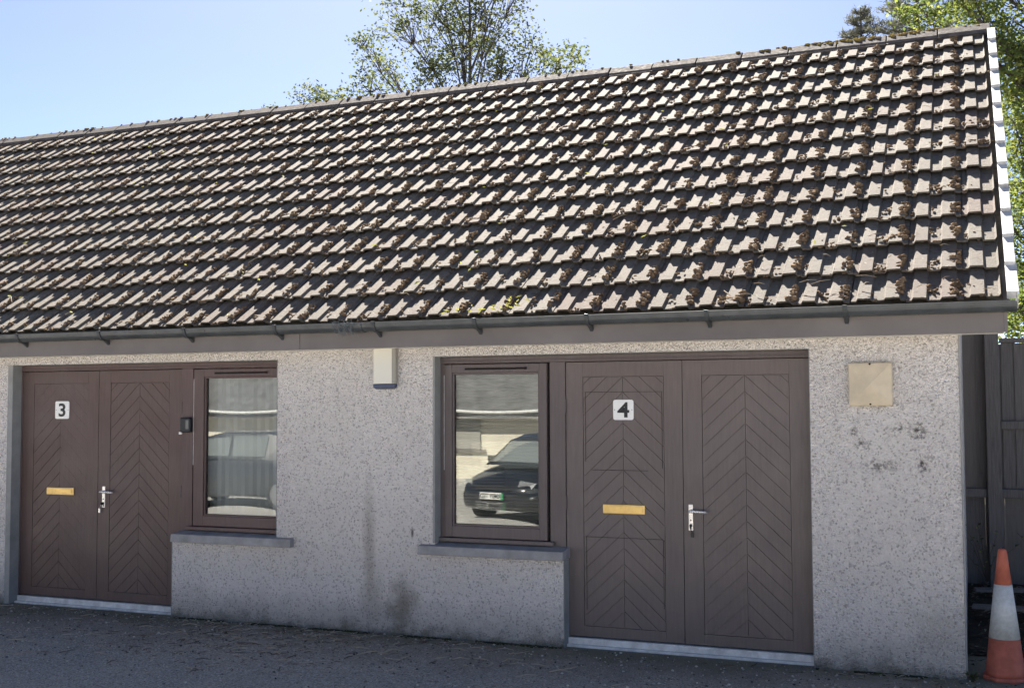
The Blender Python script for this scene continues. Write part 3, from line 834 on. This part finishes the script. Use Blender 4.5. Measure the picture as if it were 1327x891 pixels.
# fallen boards and litter by the fence
for i, (x0, y0, x1, y1, l) in enumerate(((-.02, 1.75, 1.2, 1.62, 'long grey weathered plank lying nearest the cone behind the gable corner'), (.0, 2.45, 1.0, 2.62, 'short weathered plank lying close under the timber fence'))):
    p = MB(); L_ = math.hypot(x1-x0, y1-y0); p.box(0, L_, -.05, .05, 0, .022, .6)
    o = p.build('plank', M_fence, bevel=.003); o.location = (x0, y0, .165+.02*i); o.rotation_euler = (R(3), R(-1), math.atan2(y1-y0, x1-x0))
    tag(o, l, 'plank', 'planks lying beside the gable')
lt = MB(); rr = random.Random(31)
for i in range(1500):
    x = rr.uniform(-.04, 1.6); y = rr.uniform(.35, 3.1); z = .02+min(1, max(0, (y-.75)/1.3))*.12+rr.uniform(0, .03)
    a = rr.uniform(0, 6.3); L_ = rr.uniform(.012, .035); b2 = rr.uniform(-.6, .6)
    lt.poly([(x+L_*math.cos(a), y+L_*math.sin(a), z+L_*b2), (x-.4*L_*math.sin(a), y+.4*L_*math.cos(a), z), (x-L_*math.cos(a), y-L_*math.sin(a), z-.2*L_*b2), (x+.4*L_*math.sin(a), y-.4*L_*math.cos(a), z+.006)], [(0, 1, 2, 3)], rr.random())
tag(lt.build('leaf_litter', leafmat('dead_leaf', (.03, .027, .022), (.09, .075, .055), (.20, .18, .15), .1)), 'dead leaves covering the dark earth in front of the fence', 'leaf litter', kind='stuff')
lt = MB()
def yz(x, y): return ground_z(x, y)
for i in range(1500):
    if i < 950:
        x = rr.gauss(-5.1, .75); y = -abs(rr.gauss(.55, .42))-.01
    else:
        x = rr.uniform(-8, -.1); y = -abs(rr.gauss(0, .16))-.01
    if -2.73 < x < -1 and rr.random() < .7: continue
    a = rr.gauss(0, .9) ; L_ = rr.choice((.012, .02, .03, .03, .06, .10)) * rr.uniform(.6, 1.2); r = .0011+L_*.018
    z = yz(x, y)+r+.001
    k = rr.uniform(-.3, .3)
    lt.tube([(x, y, z), (x+L_*.5*math.cos(a), y+L_*.5*math.sin(a), z+.004), (x+L_*math.cos(a+k), y+L_*math.sin(a+k), z+.001)], [r, r, r*.5], 4, tint=rr.random())
tag(lt.build('needle_litter', leafmat('needle_litter', (.07, .05, .035), (.17, .12, .085), (.60, .52, .42), .0)), 'brown needles and twigs strewn on the asphalt along the wall', 'needle litter', kind='stuff')
gt = MB()
for i in range(2600):
    if i < 1500: x = rr.uniform(-6.1, -2.75)
    elif i < 2100: x = rr.uniform(-.97, -.03)
    else: x = rr.uniform(-10, -8)
    y = -abs(rr.gauss(0, .022))-.006; r = rr.uniform(.003, .009)
    if noise.noise(Vector((x*3, 0, 0))) < -.15: continue
    gt.poly([(x+v.x*r*1.6, y+v.y*r, .002+v.z*r*.7) for v in IV], IF, rr.random())
tag(gt.build('wall_foot_moss', mossmat('dark_moss', (.035, .04, .018), (.075, .08, .035), 20), smooth=True), 'dark green moss and grit along the foot of the wall', 'moss', kind='stuff')
st_ = MB()
for i in range(5200):
    x = rr.uniform(-9.5, .6); y = -abs(rr.gauss(0, .9))-.02; r = rr.choice((.0025, .004, .004, .006, .009))*rr.uniform(.7, 1.2)
    st_.poly([(x+v.x*r*rr.uniform(.7, 1.4), y+v.y*r, yz(x, y)+r*.35+v.z*r*.7) for v in IV], IF, rr.random())
tag(st_.build('grit', leafmat('grit_stone', (.06, .055, .05), (.26, .24, .21), (.62, .58, .50), .0)), 'loose grit and small stones scattered over the tarmac', 'grit', kind='stuff')
tk_ = MB()
for i in range(150):
    x = rr.gauss(-4.9, 1.2); y = -abs(rr.gauss(.6, .45))-.03; a = rr.gauss(0, .8); L_ = rr.uniform(.04, .17); r = rr.uniform(.0022, .0042); z = yz(x, y)+r+.002; k = rr.uniform(-.6, .6)
    tk_.tube([(x, y, z), (x+L_*.5*math.cos(a), y+L_*.5*math.sin(a), z+.008), (x+L_*math.cos(a+k), y+L_*math.sin(a+k), z+.001)], [r, r, r*.5], 5)
tag(tk_.build('twig_litter', mat('grey_twig', (.42, .35, .26), .85)[0]), 'pale dry twigs lying on the tarmac between the two doors', 'twigs', kind='stuff')
# small weeds at the gable corner and by the fence
def weed(x, y, z, h, n, lab, M, seed, ls=.03):
    rw = random.Random(seed); r_ = empty('weed', (x, y, z)); tag(r_, lab, 'weed')
    st, lf = MB(), MB()
    for i in range(n):
        a = rw.uniform(0, 6.3); hh = h*rw.uniform(.5, 1); sp_ = rw.uniform(.2, .7)*h
        pts = [Vector((x, y, z)), Vector((x+math.cos(a)*sp_*.4, y+math.sin(a)*sp_*.4, z+hh*.6)), Vector((x+math.cos(a)*sp_, y+math.sin(a)*sp_, z+hh))]
        st.tube(pts, [.003, .002, .001], 5)
        for k in range(7):
            t_ = rw.uniform(.25, 1); p0 = pts[0].lerp(pts[1], t_*2) if t_ < .5 else pts[1].lerp(pts[2], t_*2-1)
            d = Vector((rw.uniform(-1, 1), rw.uniform(-1, 1), rw.uniform(-.3, .6))).normalized(); q_ = d.cross(Vector((rw.uniform(-1, 1), rw.uniform(-1, 1), 1))).normalized()
            lf.poly([p0, p0+d*ls*.5+q_*ls*.3, p0+d*ls, p0+d*ls*.5-q_*ls*.3], [(0, 1, 2, 3)], rw.random())
    st.build('stem', M_bark, r_); lf.build('leaves', M, r_)
weed(-.02, -.03, 0, .05, 7, 'low green weed at the foot of the building corner', M_leafA, 2, .03)
weed(.10, 3.0, .18, .62, 9, 'thin straggly bramble growing in front of the timber fence', M_leafB, 5, .035)
weed(.55, 2.9, .18, .55, 10, 'leafy bramble at the fence foot behind the traffic cone', M_leafB, 6, .04)

# ------------------------------------------------------------------ trees
def tree(name, lab, base, lobes, M_l, leaf, dens, seed, trunk_r=.16, fork=.42, cat='tree', group=None, twigs=True, droop=0.0, shape=.5):
    rt = random.Random(seed); r_ = empty(name, base); tag(r_, lab, cat, group)
    B = Vector(base); tk = MB(); cr = MB()
    cen = sum((Vector(l[:3])*l[3] for l in lobes), Vector())/sum(l[3] for l in lobes)
    topz = max(l[2]+l[3]*.4 for l in lobes)
    def trunk_at(t_): return Vector((B.x+(cen.x-B.x)*t_**1.3+.10*math.sin(t_*5+seed), B.y+(cen.y-B.y)*t_**1.3+.1*math.cos(t_*4), B.z+(topz-B.z)*t_))
    tk.tube([trunk_at(i/10) for i in range(11)], [trunk_r*(1-.88*i/10) for i in range(11)], 10)
    for (lx, ly, lz, lr) in lobes:
        L_ = Vector((lx, ly, lz))
        t0 = max(.18, min(.93, (lz-B.z)/(topz-B.z)-.10-.12*rt.random()-.10*min(1, math.hypot(lx-cen.x, ly-cen.y)/2)))
        A = trunk_at(t0); mid = A.lerp(L_, .5)+Vector((rt.uniform(-.15, .15), rt.uniform(-.15, .15), .02+.12*lr))
        r0 = trunk_r*(1-.88*t0)*.62
        pts = [A, A.lerp(mid, .55)+Vector((rt.uniform(-.06, .06), rt.uniform(-.06, .06), 0)), mid, mid.lerp(L_, .55)+Vector((rt.uniform(-.08, .08), 0, .03)), L_]
        tk.tube(pts, [r0, r0*.8, r0*.6, r0*.42, r0*.22], 7, cap=False)
        n_cl = int(dens*lr**2*26)+4
        for _ in range(n_cl):
            d = Vector((rt.gauss(0, 1), rt.gauss(0, 1), rt.gauss(0, 1))).normalized()
            P0 = L_ + d*lr*(rt.random()**shape)*rt.uniform(.75, 1.15)
            if rt.random() < .75*min(1, 3.2/dens):
                S_ = pts[rt.choice((2, 3, 4))]; md = S_.lerp(P0, .55)+Vector((rt.uniform(-.08, .08), rt.uniform(-.08, .08), .04))
                tk.tube([S_, md, P0], [r0*.20+.004, r0*.11+.003, .002], 4, cap=False)
            cs = rt.uniform(.06, .15)*(.6+lr*.5); base_t = rt.random()
            for _k in range(rt.randint(9, 20)):
                p0 = P0+Vector((rt.gauss(0, cs), rt.gauss(0, cs), rt.gauss(0, cs*.8)-droop*rt.random()*.3))
                u = Vector((rt.uniform(-1, 1), rt.uniform(-1, 1), rt.uniform(-.7, .5))).normalized()
                q_ = u.cross(Vector((rt.uniform(-1, 1), rt.uniform(-1, 1), rt.uniform(-1, 1)))).normalized()
                s_ = leaf*rt.uniform(.6, 1.25)
                cr.poly([p0, p0+u*s_*.5+q_*s_*.32, p0+u*s_, p0+u*s_*.5-q_*s_*.32], [(0, 1, 2, 3)], max(0, min(1, base_t*.65+rt.random()*.4)))
    t_o = tk.build('trunk', M_bark, r_, smooth=True); cr.build('crown', M_l, r_)
    return r_
A_l = [(-10.36, 12.21, 9.32, 0.69), (-9.94, 13.13, 9.88, 0.79), (-8.69, 12.61, 9.46, 0.76), (-8.31, 13.31, 10.03, 0.62), (-9.53, 13.38, 9.09, 0.95), (-9.42, 11.7, 8.14, 0.67), (-7.92, 11.54, 7.92, 0.72), (-11.66, 14.01, 9.03, 0.59), (-11.27, 12.28, 8.98, 0.39), (-7.1, 12.2, 8.01, 0.58), (-7.48, 14.49, 8.92, 0.35), (-7.83, 12.91, 8.75, 0.53), (-9.45, 14.01, 11.26, 0.98), (-10.02, 12.93, 10.79, 0.79), (-8.51, 13.42, 11.06, 0.63), (-10.91, 11.95, 7.91, 0.61)]
A_l += [(-9.0, 12.8, 6.9, 1.1), (-10.6, 13.0, 6.8, .9), (-7.9, 12.9, 6.9, .9)]
tree('deciduous_tree', 'tall airy tree with visible branches rising behind the middle of the roof', (-8.9, 12.9, 0), A_l, M_leafA, .075, 4.4, 3, .085)
tree('deciduous_tree', 'small sapling top just showing over the ridge left of the airy tree', (-11.6, 10.9, 0), [(-11.6, 10.79, 7.55, 0.40), (-11.24, 11.04, 7.6, 0.32), (-12.54, 10.9, 7.40, 0.24), (-11.7, 10.9, 6.6, .7), (-12.1, 10.9, 6.9, .4)], M_leafA, .07, 6, 5, .04)
rr = random.Random(77)
B_l = [(-0.04, 9.48, 7.47, 0.44), (0.49, 10.09, 7.83, 0.68), (0.76, 9.74, 6.78, 0.55), (0.96, 10.21, 5.87, 0.67), (0.98, 10.25, 4.75, 0.67), (0.94, 9.13, 3.52, 0.63), (0.83, 9.03, 2.78, 0.5), (0.48, 10.67, 7.09, 0.35), (-0.46, 9.52, 7.32, 0.28),
       (-.75, 9.9, 7.55, .25), (.1, 9.9, 8.3, .6), (1.5, 10.4, 8.7, 1.0), (2.3, 10, 7.2, 1.1), (2.2, 10.3, 5.2, 1.2), (2.1, 9.6, 3.4, 1.1), (3.6, 10.4, 6.2, 1.3), (3.5, 10, 4.1, 1.2), (1.2, 11.2, 6.6, .9), (1.3, 11.2, 4.4, .9), (2.4, 11, 9.3, 1.0), (.9, 9.6, 2.0, .6), (.60, 9.3, 4.1, .4), (.65, 9.7, 6.3, .4), (.95, 11.8, 5.2, .7), (.95, 11.6, 3.6, .7), (1.2, 12, 6.4, .8), (.9, 7.5, 2.3, .6), (1.7, 7.6, 2.4, .7), (.62, 7.8, 2.9, .42), (.70, 9.0, 5.3, .42), (.62, 8.8, 2.9, .38), (.2, 10.6, 7.6, .5)]
tree('deciduous_tree', 'dense bright green tree filling the sky beside the right end of the roof', (2.2, 10.2, 0), B_l, M_leafB, .07, 9.5, 9, .10, shape=.4)
# pines far behind: tiers of needle tufts
def pine(lab, bx, by, h, wd, seed, z_from):
    rt = random.Random(seed); r_ = empty('pine_tree', (bx, by, 0)); tag(r_, lab, 'pine tree')
    tk, cr = MB(), MB()
    tk.tube([(bx, by, 0), (bx+.1, by, h*.5), (bx, by, h)], [.2, .12, .02], 8)
    z = z_from
    while z < h-.1:
        f = (h-z)/(h-z_from); rad = wd*(f**.7)*rt.uniform(.75, 1.15)+.08
        for k in range(6):
            a = rt.uniform(0, 6.3); L_ = rad*rt.uniform(.7, 1.1)
            e = Vector((bx+math.cos(a)*L_, by+math.sin(a)*L_, z+L_*rt.uniform(.15, .45)))
            tk.tube([(bx, by, z), Vector((bx, by, z)).lerp(e, .6)-Vector((0, 0, .05*L_)), e], [.025, .015, .006], 4, cap=False)
            for j in range(int(3+L_*6)):
                t_ = rt.uniform(.35, 1.05); c_ = Vector((bx, by, z)).lerp(e, t_)
                for q in range(12):
                    d = Vector((rt.uniform(-1, 1), rt.uniform(-1, 1), rt.uniform(-.3, 1))).normalized()*rt.uniform(.08, .2)
                    s_ = d.cross(Vector((rt.random(), rt.random(), rt.random()))).normalized()*.014
                    o_2 = c_+Vector((rt.gauss(0, .05), rt.gauss(0, .05), rt.gauss(0, .04)))
                    cr.poly([o_2-s_, o_2+s_, o_2+d], [(0, 1, 2)], rt.random())
        z += rt.uniform(.16, .26)
    tk.build('trunk', M_bark, r_); cr.build('crown', M_needle, r_)
pine('small dark conifer tip poking above the ridge left of the bigger pine', -2.83, 28, 13.75, 1.05, 4, 11.4)
pine('larger dark pine showing through behind the bright tree at the right', -1.15, 26, 14.6, 2.1, 6, 9.5)

# ------------------------------------------------------------------ behind the camera: cars and the house opposite (seen in the window glass)
def car(lab, loc, rz, paint, plate):
    r_ = empty('parked_car', (0, 0, 0)); tag(r_, lab, 'car', 'cars parked in front of the windows')
    Mp, t, b = mat('car_paint', paint, .25, .5); b.inputs['Coat Weight'].default_value = .8; b.inputs['Coat Roughness'].default_value = .05
    # front at +x, local; length 4.3. stations: x, half width bottom, half width belt, z bottom, z belt
    st = [(2.12, .55, .60, .34, .56), (2.05, .72, .76, .24, .66), (1.85, .80, .84, .20, .76), (1.4, .84, .87, .20, .86), (.95, .85, .88, .20, .93), (.3, .86, .885, .20, .96),
          (-.6, .86, .885, .20, .98), (-1.4, .85, .88, .20, 1.0), (-1.85, .80, .85, .24, .99), (-2.10, .70, .76, .32, .93), (-2.16, .6, .66, .42, .80)]
    V, Fc = [], []; bm = MB(); ring = 11
    for (x, wb, wbelt, zb, zt) in st:
        zm = zb+(zt-zb)*.5
        for yy, zz in ((-wb*.9, zb), (-wb, zb+.06), (-wbelt, zm), (-wbelt*.97, zt-.07), (-wbelt*.86, zt), (0, zt+.03), (wbelt*.86, zt), (wbelt*.97, zt-.07), (wbelt, zm), (wb, zb+.06), (wb*.9, zb)): V.append((x, yy, zz))
    n = len(st)
    Fc += [(i*ring+k, i*ring+(k+1) % ring, (i+1)*ring+(k+1) % ring, (i+1)*ring+k) for i in range(n-1) for k in range(ring)]
    Fc += [tuple(range(ring)), tuple(range((n-1)*ring, n*ring))[::-1]]
    bm.poly(V, Fc); body = bm.build('body', Mp, r_, smooth=True, fix=True)
    sb = body.modifiers.new('sub', 'SUBSURF'); sb.levels = sb.render_levels = 2
    # greenhouse
    Mg = mat('car_glass', (.16, .18, .18), .08, .9)[0]
    Mt = mat('tyre_rubber', (.02, .02, .02), .8)[0]; Ma = mat('alloy', (.35, .35, .36), .3, .5, .8)[0]
    gh = [(1.32, .72, .93), (.70, .64, 1.33), (.25, .62, 1.42), (-.9, .60, 1.42), (-1.5, .60, 1.33), (-2.0, .66, 1.0)]
    cab = MB(); V = []
    for x, wd, z in gh: V += [(x, -wd, z), (x, -wd*.5, z+.02), (x, wd*.5, z+.02), (x, wd, z)]
    belt = [(1.36, .76), (.78, .80), (.25, .82), (-.9, .82), (-1.55, .80), (-2.03, .72)]
    V += [(x, -wd, .93) for x, wd in belt]+[(x, wd, .93) for x, wd in belt]
    Fr = []
    for i in range(5):
        for k in range(3): Fr.append((i*4+k, i*4+k+1, (i+1)*4+k+1, (i+1)*4+k))
        Fr.append((24+i, i*4, (i+1)*4, 25+i)); Fr.append((30+i, 31+i, (i+1)*4+3, i*4+3))
    Fr += [(24, 30, 3, 2, 1, 0), (29, 20, 21, 22, 23, 35)]
    cab.poly(V, Fr); cab.build('cabin', Mp, r_, fix=True, bevel=.02)
    def pane(pts, nm):
        nrm = (Vector(pts[1])-Vector(pts[0])).cross(Vector(pts[2])-Vector(pts[0])).normalized()*.006
        q_ = MB(); k = len(pts); q_.poly([Vector(p)+nrm for p in pts]+[Vector(p)-nrm for p in pts], [tuple(range(k)), tuple(range(k, 2*k))[::-1]]+[(i, (i+1) % k, (i+1) % k+k, i+k) for i in range(k)])
        q_.build(nm, Mg, r_, fix=True)
    pane([(1.265, -.65, .985), (1.265, .65, .985), (.755, .57, 1.315), (.755, -.57, 1.315)], 'windscreen')
    pane([(-1.985, .6, 1.03), (-1.985, -.6, 1.03), (-1.54, -.55, 1.30), (-1.54, .55, 1.30)], 'rear_window')
    for s in (-1, 1):
        pane([(1.08, s*.772, .985), (.0, s*.80, .985), (.0, s*.655, 1.345), (.70, s*.665, 1.285)], 'side_window')
        pane([(-.08, s*.802, .985), (-.95, s*.802, .985), (-.95, s*.635, 1.36), (-.08, s*.64, 1.36)], 'side_window')
        q_ = MB(); q_.box(.95, 1.07, s*.86-.09, s*.86+.09, .96, 1.07); q_.build('wing_mirror', Mp, r_, bevel=.03, seg=3)
        q_ = MB(); q_.poly([(2.03, s*.50, .62), (1.94, s*.72, .62), (1.88, s*.79, .70), (1.99, s*.55, .72), (2.06, s*.50, .60), (1.98, s*.74, .60), (1.9, s*.82, .71), (2.03, s*.55, .74)], [(0, 1, 2, 3), (4, 7, 6, 5), (0, 4, 5, 1), (1, 5, 6, 2), (2, 6, 7, 3), (3, 7, 4, 0)])
        q_.build('headlight', mat('lamp_lens', (.25, .26, .27), .05, .8)[0], r_, fix=True)
        for x in (1.32, -1.30):
            q_ = MB(); q_.tube([(x, s*.66, .31), (x, s*.875, .31)], .315, 28); w_ = q_.build('wheel', Mt, r_, bevel=.03)
            q_ = MB(); q_.tube([(x, s*.87, .31), (x, s*.885, .31)], .205, 20); q_.build('rim', Ma, w_, bevel=.004)
    q_ = MB(); q_.box(2.085, 2.12, -.45, .45, .30, .40); q_.box(2.10, 2.13, -.38, .38, .57, .64); q_.build('grille', Mt, r_)
    if plate:
        q_ = MB(); q_.box(2.135, 2.15, -.26, .26, .42, .53); pl_ = q_.build('front_plate', M_plastic, r_, bevel=.003)
        q_ = MB(); q_.box(2.1505, 2.152, -.26, -.215, .42, .53); q_.build('green_flash', mat('plate_green', (.02, .30, .10), .4)[0], pl_)
        tx = text_mesh(plate, .112, M_black, 'plate_text', .0006, .003, .92); C.objects.link(tx); tx.parent = pl_
        tx.matrix_basis = Matrix.Translation((2.1525, .022, .475)) @ Matrix.Rotation(R(90), 4, 'Z') @ Matrix.Rotation(R(90), 4, 'X')
    r_.location = loc; r_.rotation_euler = (0, R(0), rz)
    return r_
# heading: front direction (-.31,.95)
car('black hatchback with registration plate parked facing the window beside door 4', (-6.42, -10.55, ground_z(0, -10.4)-.01), R(90+15), (.012, .013, .016), 'RM09 TED')
car('dark grey car parked facing the window beside door 3', (-12.6, -10.2, ground_z(0, -10)), R(180), (.03, .033, .04), None)

oh = empty('bungalow', (-14, -22, -.8))
tag(oh, 'sunlit cream bungalow with grey roof standing opposite across the yard', 'building')
M_cr = weathered('cream_render', (.62, .58, .48), .9, .15, .08, 2, .004, 80)
q_ = MB(); q_.box(-40, 6, -30, -22, -1.6, 1.42); q_.build('wall', M_cr, oh)
q_ = MB(); q_.box(-40.4, 6.4, -21.62, -21.58, 1.36, 1.58); q_.build('fascia_board', M_board, oh)
M_slate = weathered('opposite_roof_tile', (.13, .13, .13), .8, .25, .3, 3, .01, 12)
q_ = MB(); q_.prism([(-21.5, 1.58), (-26, 4.2), (-30.5, 1.58), (-30.5, 1.48), (-21.5, 1.48)], 'x', -40.5, 6.5); q_.build('roof', M_slate, oh, fix=True)
q_ = MB(); q_.tube([(-40.4, -21.5, 1.55), (6.4, -21.5, 1.55)], .045, 8); q_.build('gutter', M_white, oh)
M_wood_o = M_frame4
for x0 in (-14.4, -19.5, -26.0, -8.5):
    q_ = MB(); q_.box(x0, x0+1.3, -21.99, -21.95, .45, 1.30); ww = q_.build('window', mat('dim_pane', (.32, .31, .28), .1, .6)[0], oh)
    q_ = MB(); q_.box(x0-.1, x0+1.5, -21.99, -21.88, .38, .44); q_.build('sill', M_board, ww)
